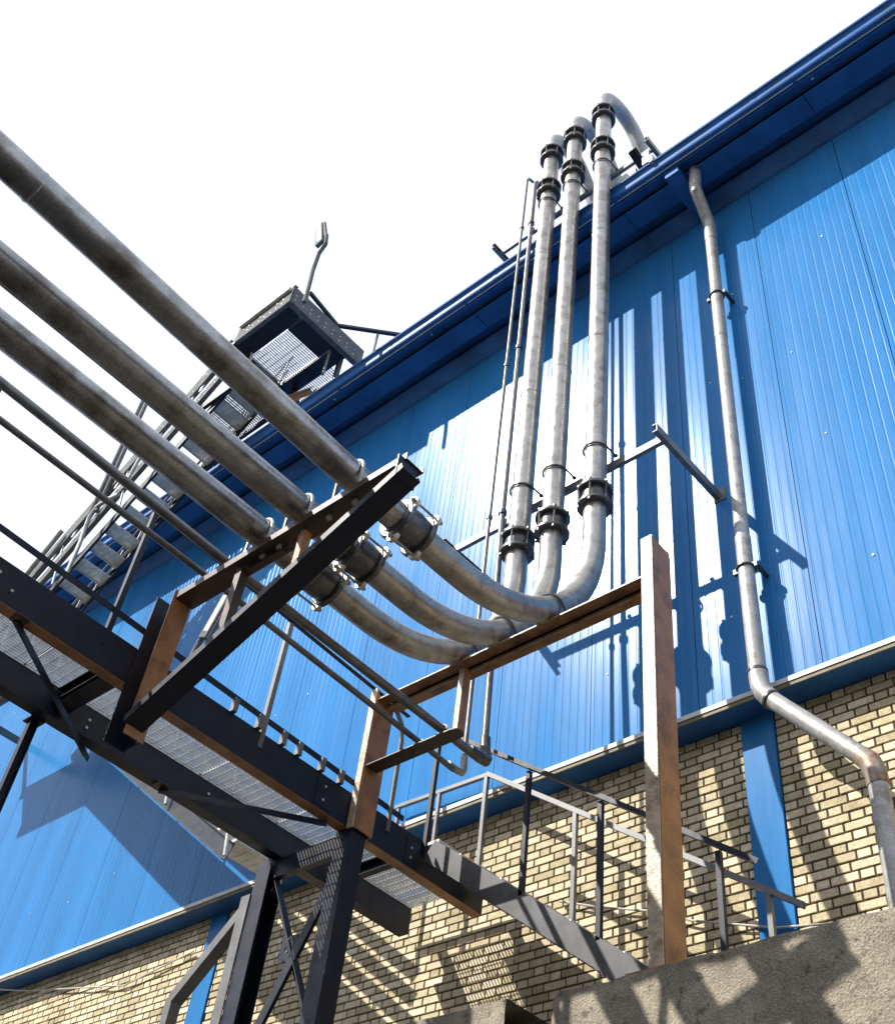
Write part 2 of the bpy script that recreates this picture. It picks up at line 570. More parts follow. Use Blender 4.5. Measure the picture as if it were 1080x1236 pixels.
rw = rough_block(-5.0, 6.0, -2.12, -1.5, -1.6, 3.36, 0.22, 3.0)
solo('retaining_wall', rw, M['concrete'], 'rough concrete retaining wall under the foot of the brown column', 'wall', (0.5, -1.8, -1.6), angle=50)
rw2 = rough_block(-6.35, -5.22, -2.2, -1.5, -1.6, 3.36, 0.25, 9.0)
solo('retaining_wall', rw2, M['concrete'], 'dark low concrete block left of the rough retaining wall, cut by the lower picture edge', 'wall', (-5.8, -1.8, -1.6), angle=50)

# ------------------------------------------------------------------ flanged couplings and clamps
def torus(c, axis, R, r, n=20, m_=6):
    axis = Vector(axis).normalized()
    a = axis.orthogonal().normalized()
    b_ = axis.cross(a)
    q = MB()
    q.tube([Vector(c) + (a * math.cos(2 * math.pi * i / n) + b_ * math.sin(2 * math.pi * i / n)) * R for i in range(n)], r, m_, closed=True)
    return q


def coupling(parent, c, axis, rp, half=0.17, lugs=True, dark='iron', nb=4, phase=0.6, rf_=0.072):
    c, axis = Vector(c), Vector(axis).normalized()
    a = axis.orthogonal().normalized()
    b_ = axis.cross(a)
    m_ = MB()
    h = half
    m_.tube([c - axis * h, c - axis * (h - 0.02), c - axis * (h * .45), c, c + axis * (h * .45), c + axis * (h - 0.02), c + axis * h],
            [rp + 0.012, rp + 0.03, rp + 0.034, rp + 0.040, rp + 0.034, rp + 0.03, rp + 0.012] if lugs else [rp + 0.006, rp + 0.012, rp + 0.014, rp + 0.026, rp + 0.014, rp + 0.012, rp + 0.006], 28)
    sl = part('coupling', m_, M[dark], parent)
    for sg in (-1, 1):
        f = MB()
        cc = c + axis * sg * h * 0.78
        f.tube([cc - axis * 0.026, cc - axis * 0.016, cc + axis * 0.016, cc + axis * 0.026], [rp + rf_ - .014, rp + rf_, rp + rf_, rp + rf_ - .014], 32)
        part('flange', f, M[dark], sl)
    for i in range(nb):
        an = phase + 2 * math.pi * i / nb
        e = a * math.cos(an) + b_ * math.sin(an)
        k = c + e * (rp + rf_ + (0.012 if lugs else -0.018))
        bo = MB()
        bo.tube([k - axis * (h + 0.025), k + axis * (h + 0.025)], 0.011, 8)
        for sg in (-1, 1):
            bo.tube([k + axis * sg * (h * .78 + 0.026), k + axis * sg * (h * .78 + 0.05)], 0.021, 6)
        part('bolt', bo, M['galv' if lugs else dark], sl)
        if lugs:
            for sg in (-1, 1):
                lu = MB()
                cc = c + axis * sg * h * 0.78 + e * (rp + rf_ * 0.75)
                lu.tube([cc - axis * 0.018, cc + axis * 0.018], 0.064, 16)
                part('lug', lu, M['lug'], sl)
    return sl


def uclamp(parent, c, axis, towards, rp, reach, m_='iron', rr=0.013, plate=True):
    """a U-bolt round a pipe at c, its legs running towards a beam"""
    c, axis, d = Vector(c), Vector(axis).normalized(), Vector(towards).normalized()
    sd = axis.cross(d).normalized()
    R = rp + rr + 0.004
    pts = [c + sd * R + d * reach]
    for i in range(15):
        an = math.pi * i / 14
        pts.append(c + sd * R * math.cos(an) - d * R * math.sin(an))
    pts.append(c - sd * R + d * reach)
    q = MB()
    q.tube(pts, rr, 8)
    for s_ in (-1, 1):
        k = c + sd * s_ * R + d * (reach - 0.02)
        q.tube([k - d * 0.012, k + d * 0.012], 0.026, 6)
    return part('pipe_clamp', q, M[m_], parent)


# ------------------------------------------------------------------ the three large pipes
PX = [(-5.26, 0.044, 'right'), (-5.845, 0.004, 'middle'), (-6.335, 0.0, 'left')]
LAB = ['large grey steel pipe nearest the downpipe, topmost of the three where they cross the sky',
       'large grey steel pipe in the middle of the three, between its two neighbours',
       'large grey steel pipe nearest the two thin pipes, lowest where the three cross the sky']
RP_ = 0.127
for (px, tilt, nm), lab in zip(PX, LAB):
    P = thing('steel_pipe', lab, 'pipe', (px, -1.27, 6.5), 'large pipes between the bridge and the roof')
    zc = 6.66
    RB = 1.92
    yb = -1.27 - RB
    far = Vector((px, -15.0, zc + tilt * 11.5))
    cpl = Vector((px, -3.80, zc + tilt * 0.33))
    st_ = MB()
    st_.tube([far, Vector((px, -4.35, zc + tilt * .88)), cpl], RP_, 32)
    run = part('straight_run', st_, M['pipe_dark'], P)
    for yy in ((-7.62, -11.0) if nm == 'right' else (-9.1, -12.0)):
        we = MB()
        c = Vector((px, yy, zc + tilt * (-3.5 - yy)))
        we.tube([c + Vector((0, -0.02, 0)), c, c + Vector((0, 0.02, 0))], [RP_ + .001, RP_ + 0.006, RP_ + .001], 32, caps=False)
        part('weld', we, M['pipe_dark'], run)
    bd = MB()
    arc = [Vector((px, -3.80, zc))]
    for i in range(25):
        an = math.pi / 2 * i / 24
        arc.append(Vector((px, yb + RB * math.sin(an), zc + RB - RB * math.cos(an))))
    arc.append(Vector((px, -1.27, 9.2)))
    bd.tube(arc, RP_, 32)
    part('bend', bd, M['pipe'], P)
    rs = MB()
    rs.tube([(px, -1.27, 9.2), (px, -1.27, 12.8), (px, -1.27, 18.46)], RP_, 32)
    part('riser', rs, M['pipe'], P)
    for zz in (11.9 + .3 * (px + 6), 14.8 - .4 * (px + 5.5)):
        we = MB(); we.tube([(px, -1.27, zz - .012), (px, -1.27, zz), (px, -1.27, zz + .012)], [RP_ + .001, RP_ + .006, RP_ + .001], 32, caps=False); part('weld', we, M['pipe_dark'], P)
    an = math.radians(52)
    c = Vector((px, yb + RB * math.sin(an), zc + RB - RB * math.cos(an))); ax = Vector((0, math.cos(an), math.sin(an)))
    we = MB(); we.tube([c - ax * .012, c, c + ax * .012], [RP_ + .001, RP_ + .006, RP_ + .001], 32, caps=False); part('weld', we, M['pipe_dark'], P)
    gn = MB()
    rg = {'right': 0.52, 'middle': 0.47, 'left': 0.45}[nm]
    ztop = {'right': 18.95, 'middle': 18.85, 'left': 18.8}[nm]
    pts = [Vector((px, -1.27, 18.4))]
    for i in range(17):
        an = math.radians(150) * i / 16
        pts.append(Vector((px, -1.27 + rg * (1 - math.cos(an)), ztop + rg * math.sin(an))))
    dirv = (pts[-1] - pts[-2]).normalized()
    pts.append(pts[-1] + dirv * 1.2)
    gn.tube(pts, RP_ - 0.004, 28)
    gk = part('gooseneck', gn, M['galv'], P)
    endp = pts[-1]
    tl = MB()
    tl.tube([endp - dirv * 0.03, endp + dirv * 0.25, Vector((px, endp.y + 0.9, 16.75)), Vector((px, 6.0, 17.15))], RP_ - 0.006, 20)
    part('roof_run', tl, M['galv'], P)
    coupling(P, endp - dirv * 0.05, dirv, RP_ - 0.004, half=0.11, dark='galv', nb=4)
    coupling(P, cpl, (0, 1, 0), RP_, half=0.165, lugs=True, dark='coupling', nb=3, phase={'right': 0.35, 'middle': 0.55, 'left': 0.9}[nm])
    for zz in (9.2, 17.28, 18.45):
        dzz = {'right': 0.0, 'middle': -0.08, 'left': -0.11}[nm]
        coupling(P, (px, -1.27, zz + dzz), (0, 0, 1), RP_, half=0.155, lugs=False, nb=6, phase=0.3 + px + zz, rf_=0.070)
    uclamp(P, (px, -1.27, 9.99), (0, 0, 1), (0, 1, 0), RP_, 0.2)
    uclamp(P, (px, -1.27, 16.74), (0, 0, 1), (0, 1, 0), RP_, 0.2)
    # clamp on the portal beam, across the rising bend
    an = math.asin((-1.92 - yb) / RB)
    c = Vector((px, -1.92, zc + RB - RB * math.cos(an)))
    ax = Vector((0, math.cos(an), math.sin(an)))
    uclamp(P, c, ax, (0, math.sin(an) * 1, -math.cos(an)), RP_, 0.17)
    # clamp on the cantilever bracket
    uclamp(P, (px, -4.50, zc + tilt * .95), (0, 1, 0), (0, 0, -1), RP_, 0.27, m_='galv', rr=0.016)

# ------------------------------------------------------------------ the two thin pipes
TA = thing('thin_pipe', 'thicker of the two thin pipes, ending in the black elbow beside the rusty plate', 'pipe', (-6.6, -1.27, 6.3), 'thin pipes beside the large risers')
q = MB(); q.tube([(-7.35, -13.0, 7.24), (-7.0, -6.797, 6.878), (-6.755, -4.38, 6.555), (-6.5, -1.9, 6.265), (-6.5, -1.36, 6.25)], 0.043, 16); part('straight_run', q, M['conduit'], TA)
q = MB(); q.tube([(-6.5, -1.52, 6.27), (-6.5, -1.36, 6.27), (-6.505, -1.27, 6.285), (-6.53, -1.235, 6.34), (-6.56, -1.23, 6.42), (-6.575, -1.23, 6.6)], [0.052, 0.056, 0.058, 0.058, 0.056, 0.052], 16)
part('elbow', q, M['iron'], TA)
q = MB(); q.tube([(-6.575, -1.23, 6.5), (-6.66, -1.23, 9.7), (-6.70, -1.23, 17.9)], 0.036, 14); part('riser', q, M['conduit'], TA)
q = MB(); q.tube([(-6.70, -1.23, 17.85), (-6.70, -1.2, 18.0), (-6.70, -1.1, 18.06), (-6.70, -0.7, 18.0)], 0.036, 12); part('top_bend', q, M['conduit'], TA)
for zz in (9.86, 13.2, 16.6):
    q = MB(); q.tube([(-6.66 - (zz - 9.7) * .005, -1.23, zz - .03), (-6.66 - (zz - 9.7) * .005, -1.23, zz + .03)], 0.052, 12); part('collar', q, M['iron'], TA)
TB = thing('thin_pipe', 'thinner of the two thin pipes, turning up in a plain bare elbow', 'pipe', (-6.8, -1.27, 6.2), 'thin pipes beside the large risers')
q = MB()
q.tube([(-7.15, -13.0, 6.75), (-6.98, -6.65, 6.53), (-7.0, -4.40, 6.52), (-6.77, -1.9, 6.215), (-6.78, -1.42, 6.20)], 0.029, 14)
part('straight_run', q, M['conduit'], TB)
q = MB(); q.tube([(-6.78, -1.5, 6.22), (-6.785, -1.36, 6.222), (-6.79, -1.285, 6.24), (-6.80, -1.26, 6.3), (-6.805, -1.26, 6.45)], [0.034, 0.036, 0.037, 0.036, 0.034], 14)
part('elbow', q, M['galv'], TB)
q = MB(); q.tube([(-6.805, -1.26, 6.4), (-6.84, -1.26, 9.7), (-6.87, -1.26, 18.2)], 0.024, 12); part('riser', q, M['conduit'], TB)
q = MB(); q.tube([(-6.87, -1.26, 18.15), (-6.87, -1.22, 18.3), (-6.87, -1.1, 18.34), (-6.87, -0.7, 18.3)], 0.024, 10); part('top_bend', q, M['conduit'], TB)
for zz in (9.86, 12.9, 16.6):
    q = MB(); q.tube([(-6.84 - (zz - 9.7) * .0035, -1.26, zz - .025), (-6.84 - (zz - 9.7) * .0035, -1.26, zz + .025)], 0.036, 10); part('collar', q, M['iron'], TB)

# ------------------------------------------------------------------ downpipe
DP = thing('downpipe', 'grey drainpipe running down the blue wall and stepping out over the brick', 'drainpipe', (-4.1, -0.22, 6.7))
q = MB(); q.tube([(-3.994, -0.695, 15.98), (-4.02, -0.68, 15.62)], 0.090, 18); part('outlet', q, M['galv'], DP)
q = MB(); q.tube([(-4.02, -0.69, 15.62), (-4.03, -0.66, 15.5), (-4.09, -0.30, 15.28), (-4.10, -0.22, 15.15), (-4.10, -0.22, 14.75)], 0.088, 18); part('offset_bend', q, M['galv'], DP)
q = MB(); q.tube([(-4.10, -0.22, 14.76), (-4.105, -0.22, 12.4)], 0.083, 20); part('pipe_section', q, M['galv'], DP)
q = MB(); q.tube([(-4.105, -0.22, 12.42), (-4.105, -0.22, 8.75)], 0.079, 20); part('pipe_section', q, M['galv'], DP)
q = MB(); q.tube([(-4.105, -0.22, 8.8), (-4.10, -0.22, 7.85)], 0.084, 20); part('pipe_section', q, M['galv'], DP)
q = MB(); q.tube([(-4.10, -0.22, 7.87), (-4.095, -0.22, 6.95)], 0.086, 20); part('pipe_section', q, M['galv'], DP)
q = MB(); q.tube([(-4.095, -0.22, 7.0), (-4.085, -0.225, 6.85), (-4.05, -0.23, 6.74), (-3.98, -0.235, 6.63)], 0.094, 20); part('elbow', q, M['galv'], DP)
q = MB(); q.tube([(-4.0, -0.235, 6.655), (-3.2, -0.25, 5.70)], 0.083, 20); part('pipe_section', q, M['galv'], DP)
q = MB(); q.tube([(-3.235, -0.25, 5.745), (-3.17, -0.25, 5.66), (-3.14, -0.25, 5.56), (-3.135, -0.25, 5.42)], [0.086, 0.094, 0.094, 0.089], 20); part('elbow', q, M['galv_rust'], DP, label='rusty lower elbow')
q = MB(); q.tube([(-3.135, -0.25, 5.46), (-3.15, -0.25, 3.0)], 0.083, 20); part('pipe_section', q, M['galv'], DP)
for zz in (13.35, 8.35):
    q = torus((-4.103, -0.22, zz), (0, 0, 1), 0.094, 0.014)
    q.box(-4.24, -4.18, -0.245, -0.195, zz - .03, zz + .03)
    q.box(-4.025, -3.965, -0.245, -0.195, zz - .03, zz + .03)
    q.bar((-3.985, -0.22, zz), (-3.985, 0.0, zz), 0.05, 0.03)
    part('pipe_clamp', q, M['iron'], DP)
for a, bq, c in (((-3.99, -.236, 6.64), (-3.975, -.2363, 6.622), 0.097), ((-4.098, -0.22, 7.02), (-4.098, -0.22, 6.99), 0.100)):
    q = MB(); q.tube([a, bq], c, 20); part('joint_ring', q, M['iron'], DP)

# ------------------------------------------------------------------ wall brackets holding the risers
for zz, xa, xb, lab, yb_ in ((9.86, -7.62, -4.44, 'dark steel wall bracket across the blue wall holding the lower riser clamps', 0.0),
                             (16.66, -7.50, -4.42, 'dark steel wall bracket above the gutter holding the upper riser clamps', -0.3)):
    K = thing('wall_bracket', lab, 'bracket', ((xa + xb) / 2, 0, zz), 'wall brackets behind the risers')
    q = MB(); q.prof((xa, -1.10, zz), (xb, -1.10, zz), chan_r(0.055, 0.10, .008), (0, 0, 1)); part('cross_rail', q, M['grey'], K)
    for x in (xa, xb):
        q = MB()
        s_ = chan(0.06, 0.12, .009) if x == xa else chan_r(0.06, 0.12, .009)
        q.prof((x, -1.27, zz), (x, yb_, zz), s_, (0, 0, 1))
        ar = part('arm', q, M['grey'], K)
        q = MB(); q.box(x - .075, x + .075, yb_ - .012, yb_ - 0.002, zz - .1, zz + .1)
        if yb_ == 0.0:
            part('wall_plate', q, M['grey'], ar)
K = thing('clamp_stand', 'small pale steel clamp frame on the gutter at the foot of the right gooseneck', 'bracket', (-4.6, -1.0, 16.3))
q = MB(); q.prof((-4.72, -1.25, 16.66), (-4.72, -0.55, 16.42), ibeam(.12, .12), (0, 0, 1)); part('beam', q, M['black'], K)
q = MB(); q.box(-4.62, -4.50, -1.14, -1.02, 16.22, 16.60); q.box(-4.49, -4.43, -1.16, -1.0, 16.12, 16.34); part('plate', q, M['galv'], K)
q = MB(); q.box(-5.12, -4.80, -1.05, -0.98, 16.36, 16.52); part('cross_plate', q, M['flash'], K)

# ------------------------------------------------------------------ brown portal frame
PF = thing('pipe_support_frame', 'brown steel portal frame carrying the large pipe bends in front of the wall', 'frame', (-5.8, -1.9, 3.4))
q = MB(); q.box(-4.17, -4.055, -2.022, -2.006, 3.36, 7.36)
part('column_face', q, M['sunlit_flake'], PF, label='flaking sunlit face of the column')
q = MB()
q.box(-4.17, -4.050, -2.004, -1.99, 3.36, 7.36)
q.box(-4.066, -4.050, -1.99, -1.755, 3.36, 7.33)
q.box(-4.17, -4.050, -1.755, -1.74, 3.36, 7.28)
part('column', q, M['rust'], PF)
q = MB(); q.box(-4.30, -3.93, -2.10, -1.66, 3.345, 3.375); part('base_plate', q, M['rust'], PF)
for ya, yb2, zz in ((-2.0, -1.878, 6.925), (-1.85, -1.72, 6.917)):
    q = MB()
    q.box(-7.40, -4.18, ya, yb2, zz, zz + .012)
    q.box(-7.40, -4.18, yb2 - .012, yb2, zz + .014, zz + .10)
    bc = part('beam_channel', q, M['beam'], PF)
    q = MB(); q.box(-7.40, -4.18, ya - .008, ya - .001, zz - (.012 if ya < -1.9 else .040), zz + (.0 if ya < -1.9 else -.006)); part('beam_lip', q, M['sunlit_flake'], bc)
q = MB(); q.box(-7.40, -4.18, -1.876, -1.74, 7.02, 7.03); part('beam_cover', q, M['rust_dark'], PF)
for x in (-7.3, -6.05, -5.55, -4.95, -4.35):
    q = MB(); q.box(x - .03, x + .03, -1.90, -1.845, 6.939, 6.945); part('batten_plate', q, M['rust_dark'], PF)
q = MB(); q.box(-7.485, -7.405, -2.022, -2.006, 5.47, 7.06); part('post_face', q, M['sunlit_flake'], PF, label='pale sunlit face of the short post')
q = MB(); q.box(-7.485, -7.40, -2.004, -1.99, 5.47, 7.05); q.box(-7.412, -7.40, -1.99, -1.77, 5.47, 6.99); q.box(-7.485, -7.40, -1.77, -1.76, 5.47, 6.99); part('post', q, M['rust'], PF)
q = MB(); q.box(-6.345, -6.285, -1.93, -1.92, 6.15, 6.90); part('hanger_face', q, M['sunlit_flake'], PF)
q = MB(); q.box(-6.345, -6.275, -1.917, -1.905, 6.15, 6.90); q.box(-6.285, -6.275, -1.905, -1.84, 6.14, 6.90); part('hanger', q, M['rust'], PF)
q = MB()
outl = [(-7.40, -2.0), (-6.31, -2.0), (-6.26, -1.985), (-6.235, -1.95), (-6.235, -1.89), (-6.26, -1.855), (-6.31, -1.84), (-7.40, -1.84)]
q.add([(x, y, 6.135) for x, y in outl] + [(x, y, 6.147) for x, y in outl], [tuple(range(7, -1, -1)), tuple(range(8, 16))] + [(i, (i + 1) % 8, 8 + (i + 1) % 8, 8 + i) for i in range(8)])
part('conduit_plate', q, M['rust_dark'], PF)
for x, zz, r in ((-6.5, 6.275, .05), (-6.78, 6.225, .035)):
    u = MB()
    u.tube([(x - r, -1.9, zz - .1)] + [(x - r * math.cos(math.pi * i / 8), -1.9, zz + r * math.sin(math.pi * i / 8)) for i in range(9)] + [(x + r, -1.9, zz - .1)], .006, 6)
    part('small_clamp', u, M['galv'], PF)

# ------------------------------------------------------------------ cantilever pipe bracket on the bridge
CB = thing('cantilever_bracket', 'dark brown braced bracket on the bridge girder carrying the three large pipes', 'bracket', (-7.7, -4.4, 5.2))
YB = -4.50
q = MB(); q.box(-7.492, -7.262, -4.42, -4.408, 4.94, 6.42); q.box(-7.50, -7.488, -4.62, -4.408, 4.92, 6.44); part('post', q, M['black'], CB)
q = MB(); q.box(-7.262, -7.250, -4.60, -4.408, 4.92, 6.42); part('post_flange', q, M['rust'], CB)
q = MB(); q.prof((-7.25, YB + .01, 6.33), (-4.50, YB + .01, 6.33), [(-.10, 0), (.09, 0), (.09, .07), (.082, .07), (.082, .008), (-.092, .008), (-.092, .07), (-.10, .07)], (0, 0, 1)); part('top_beam', q, M['rust_dark'], CB)
q = MB(); q.prof((-7.245, YB - .055, 5.00), (-4.45, YB - .055, 6.15), [(-.11, 0), (.08, 0), (.08, .07), (.072, .07), (.072, .008), (-.102, .008), (-.102, .07), (-.11, .07)], (0, 0, 1)); part('diagonal_brace', q, M['black'], CB)
q = MB(); q.box(-4.53, -4.515, YB - .14, YB + .06, 6.11, 6.34); part('end_plate', q, M['black'], CB)
q = MB(); q.prof((-6.42, YB - .02, 5.44), (-6.42, YB - .02, 6.30), ang(.08, .08), (0, 1, 0)); part('strut', q, M['rust_dark'], CB)
q = MB(); q.prof((-5.65, YB - .02, 5.74), (-5.65, YB - .02, 6.30), ang(.07, .07), (0, 1, 0)); part('strut', q, M['rust'], CB)
q = MB(); q.prof((-6.42, YB + .06, 6.26), (-5.95, YB + .06, 6.26), ang(.05, .05), (0, 0, 1)); part('strut', q, M['rust_dark'], CB)
for px, tilt, nm in PX:
    for s_ in (-1, 1):
        q = MB(); q.tube([(px + s_ * .145, YB, 6.285), (px + s_ * .145, YB, 6.327)], .024, 6)
        part('nut', q, M['galv'], CB)

# ------------------------------------------------------------------ footbridge
FB = thing('footbridge', 'black steel footbridge with grating deck running to the blue wall', 'bridge', (-8.0, -5, 5.5))
Y0, Y1 = -14.0, -0.05
q = MB(); q.prof((-7.5, Y0, 5.675), (-7.5, Y1, 5.675), chan_r(0.13, 0.35, .014), (0, 0, 1)); gr_ = part('girder', q, M['black'], FB)
q = MB(); q.box(-7.628, -7.503, Y0, Y1, 5.494, 5.4985); part('flange_underside', q, M['rust'], gr_, label='rust brown underside of the girder flange')
q = MB(); q.prof((-8.47, Y0, 5.675), (-8.47, Y1 - .05, 5.675), chan_r(0.14, 0.35, .014), (0, 0, 1)); part('girder', q, M['black'], FB)
# grating panels
gp = MB()
for i in range(23):
    x = -0.42 + 0.84 * i / 22
    gp.box(x - .002, x + .002, -0.495, 0.495, -.022, 0.0)
for j in range(11):
    y = -0.49 + .98 * j / 10
    gp.box(-0.425, 0.425, y - .003, y + .003, -.010, -.003)
gpm = gp.mesh('grating_panel', M['grate'], (0, 0, 0), 0)
for k in range(14):
    inst('grating_panel', gpm, FB, (-8.045, -0.6 - k * 1.0, 5.80), (0, 0, 0))
for y in (-13.6, -11.6, -9.6, -7.6, -4.66, -1.06):
    q = MB(); q.prof((-8.46, y, 5.69), (-7.515, y, 5.69), chan(0.08, 0.14, .01), (0, 0, 1)); part('cross_beam', q, M['black'], FB)
q = MB(); q.prof((-8.46, -4.66 + .1, 5.62), (-7.515, -4.66 + .1, 5.62), chan(0.16, 0.05, .01), (0, 0, 1)); part('cross_beam', q, M['black'], FB)
for p0, p1 in (((-7.55, -5.62, 5.475), (-8.66, -4.13, 5.475)), ((-8.5, -3.45, 5.475), (-7.55, -2.2, 5.475)), ((-8.5, -7.4, 5.475), (-7.55, -5.9, 5.475))):
    q = MB(); q.prof(p0, p1, ang(.06, .06), (0, 0, -1)); part('plan_brace', q, M['black'], FB)
    q = MB(); c = Vector(p0); q.box(c.x - .07, c.x + .07, c.y - .06, c.y + .06, c.z + .006, c.z + .014); part('gusset', q, M['rust_dark'], FB)
# bolts through the girders, gussets at the joints
for x, y, z in ((-7.499, -5.95, 5.63), (-7.499, -5.95, 5.72), (-7.499, -5.8, 5.63), (-7.499, -2.35, 5.60), (-7.499, -2.35, 5.74), (-7.499, -1.15, 5.60), (-7.499, -1.15, 5.70),
                (-8.469, -4.35, 5.58), (-8.469, -4.35, 5.66), (-8.469, -2.95, 5.58), (-8.469, -2.95, 5.66), (-8.469, -1.2, 5.6)):
    q = MB(); q.disc((x + .006, y, z), (1, 0, 0), .014, .014, 6); part('bolt', q, M['lug'], FB)
for y in (-5.95, -2.35, -1.12):
    q = MB(); q.box(-7.4995, -7.494, y - .10, y + .10, 5.53, 5.80); part('web_plate', q, M['black'], FB)
# railing on the pipe side
def zrail(y):
    return 7.08 - 0.052 * (y + 1.5)
q = MB(); q.prof((-7.52, Y0, zrail(Y0)), (-7.52, -1.45, zrail(-1.45)), ang(.05, .05, .006), (0, 0, 1)); part('top_rail', q, M['black'], FB)
q = MB(); q.bar((-7.51, Y0, 6.33), (-7.51, -1.3, 5.95), .012, .06); part('toe_rail', q, M['black'], FB)
for y in (-12, -10.2, -8.5, -6.7, -4.95, -3.2):
    q = MB(); q.prof((-7.495, y, 5.70), (-7.495, y, zrail(y)), ang(.05, .05, .006), (0, 1, 0)); part('railing_post', q, M['black' if y < -4 else 'grey'], FB)
q = MB(); q.tube([(-7.5, -1.5, 5.70), (-7.5, -1.5, 6.75), (-7.5, -1.53, 6.93), (-7.5, -1.62, 7.04), (-7.5, -1.75, 7.08)], .026, 12); part('railing_post', q, M['grey'], FB, label='curved end post, pale as if sunlit')  # painted pale grey for the sunlight falling on this post
for y in (-3.55, -3.25, -2.95, -2.75, -2.45, -2.2, -1.95):
    q = MB(); q.box(-7.515, -7.46, y - .025, y + .025, 5.85, 5.99); part('toe_spacer', q, M['grey'], FB)
q = MB(); q.box(-7.56, -7.40, -0.13, -0.06, 5.5, 5.85); 
# end rail along the wall
q = MB(); q.bar((-8.95, -0.12, 7.165), (-7.52, -0.12, 7.12), .045, .045); part('end_rail', q, M['grey'], FB)
for x in (-8.9, -8.25):
    q = MB(); q.bar((x, -0.12, 5.8), (x, -0.12, 7.13), .04, .04, (0, 1, 0)); part('railing_post', q, M['grey'], FB)
q = MB(); q.bar((-8.95, -0.12, 5.95), (-7.52, -0.12, 5.95), .012, .10); part('toe_board', q, M['trim'], FB)

# ------------------------------------------------------------------ trestle under the bridge
TR = thing('trestle', 'dark steel trestle with crossed braces under the footbridge', 'trestle', (-8.1, -1.9, -1.6))
q = MB(); q.prof((-8.74, -1.9, -1.6), (-8.74, -1.9, 5.49), chan(0.20, 0.19, .012), (0, -1, 0)); part('leg', q, M['black'], TR)
q = MB(); q.box(-8.87, -8.74, -2.01, -1.998, -1.6, 5.15); part('leg_flange', q, M['grey'], TR)
q = MB(); q.box(-7.64, -7.44, -2.0, -1.80, -1.6, 5.49); part('leg', q, M['black'], TR)
q = MB(); q.prof((-8.6, -1.95, 5.385), (-7.6, -1.95, 5.385), chan_r(0.07, 0.20, .01), (0, 0, 1)); part('cap_beam', q, M['black'], TR)
q = MB(); q.prof((-7.62, -1.93, 5.24), (-8.72, -1.93, 3.10), ang(.10, .10, .01), (0, 1, 0)); part('brace', q, M['black'], TR)
q = MB(); q.prof((-8.55, -1.86, 5.35), (-7.55, -1.86, 3.62), ang(.08, .08, .01), (0, -1, 0)); part('brace', q, M['black'], TR)
q = MB(); q.prof((-7.58, -1.93, 3.10), (-8.72, -1.93, 1.1), ang(.09, .09, .01), (0, 1, 0)); part('brace', q, M['black'], TR)
q = MB(); q.prof((-8.84, -1.9, 5.02), (-9.66, -1.9, 4.30), chan(0.10, 0.13, .01), (0, -1, 0)); q.prof((-9.655, -1.9, 4.36), (-9.655, -1.9, -1.6), chan(0.10, 0.12, .01), (0, -1, 0))
part('raking_leg', q, M['grey'], TR)
for x, z in ((-8.12, 4.50), (-7.66, 5.20), (-8.60, 5.24), (-8.62, 3.28), (-7.66, 3.16)):
    q = MB(); q.box(x - .11, x + .11, -1.905, -1.893, z - .12, z + .12); gp_ = part('gusset', q, M['black'], TR)
    for dx, dz in ((-.06, .06), (.06, -.06), (.06, .06), (-.06, -.06)):
        q = MB(); q.disc((x + dx, -1.952 if abs(x + 8.12) < .01 else -1.911, z + dz), (0, 1, 0), .014, .016, 6); part('bolt', q, M['grey'], gp_)
T2 = thing('bridge_leg', 'single dark bridge leg against the pale blue wall at the left picture edge', 'post', (-8.66, -4.74, -1.6))
q = MB(); q.prof((-8.66, -4.74, -1.6), (-8.66, -4.74, 5.49), ibeam(.07, .08), (0, 1, 0)); part("leg", q, M["black"], T2)
q = MB(); q.box(-8.73, -8.59, -4.81, -4.67, 5.476, 5.494); part('cap_plate', q, M['black'], T2)

# ------------------------------------------------------------------ stair from the bridge down along the wall
SD = thing('steel_stair', 'dark steel stair with grey handrails going down along the brick wall', 'stair', (-6.2, -0.6, 3.3))
p0, p1 = Vector((-7.40, 0, 5.82)), Vector((-4.55, 0, 3.72))
for yy, nm in ((-1.0, 'near'), (-0.22, 'far')):
    q = MB()
    a, bq = p0 + Vector((0, yy, -.09)), p1 + Vector((0, yy, -.09))
    q.prof(a, bq, chan_r(0.07, 0.22, .01) if yy < -.5 else chan(0.07, 0.22, .01), (0, 0, 1))
    part('stringer', q, M['stringer'], SD)
q = MB(); q.box(-7.49, -7.30, -0.98, -0.22, 5.80, 5.83); part('top_landing', q, M['tread'], SD)
tm = MB()
for i in range(7):
    x = -.12 + .24 * i / 6
    tm.box(x - .003, x + .003, -.345, .345, -.03, 0)
for j in range(8):
    y = -.345 + .69 * j / 7
    tm.box(-.123, .123, y - .003, y + .003, -.02, -.004)
tmm = tm.mesh('tread', M['tread'], (0, 0, 0), 0)
for i in range(1, 11):
    f = i / 10.5
    c = p0.lerp(p1, f)
    inst('tread', tmm, SD, (c.x, -0.61, c.z - .02))
sl = (p1.z - p0.z) / (p1.x - p0.x)
q = MB(); q.prof((-7.52, -1.0, 7.18), (-3.88, -1.0, 4.57), ang(.055, .055, .006), (0, 0, 1)); part('handrail', q, M['black'], SD)
q = MB(); q.bar((-7.52, -0.14, 7.12), (-3.95, -0.14, 4.65), .05, .05); part('handrail', q, M['grey'], SD)
for x, zb in ((-7.46, 5.7), (-6.17, 4.93), (-5.32, 4.32), (-4.18, 3.3)):
    q = MB(); q.prof((x, -1.0, zb), (x, -1.0, 7.18 + (x + 7.52) * -.717), ang(.045, .045, .006), (0, 1, 0)); part('railing_post', q, M['black'], SD)
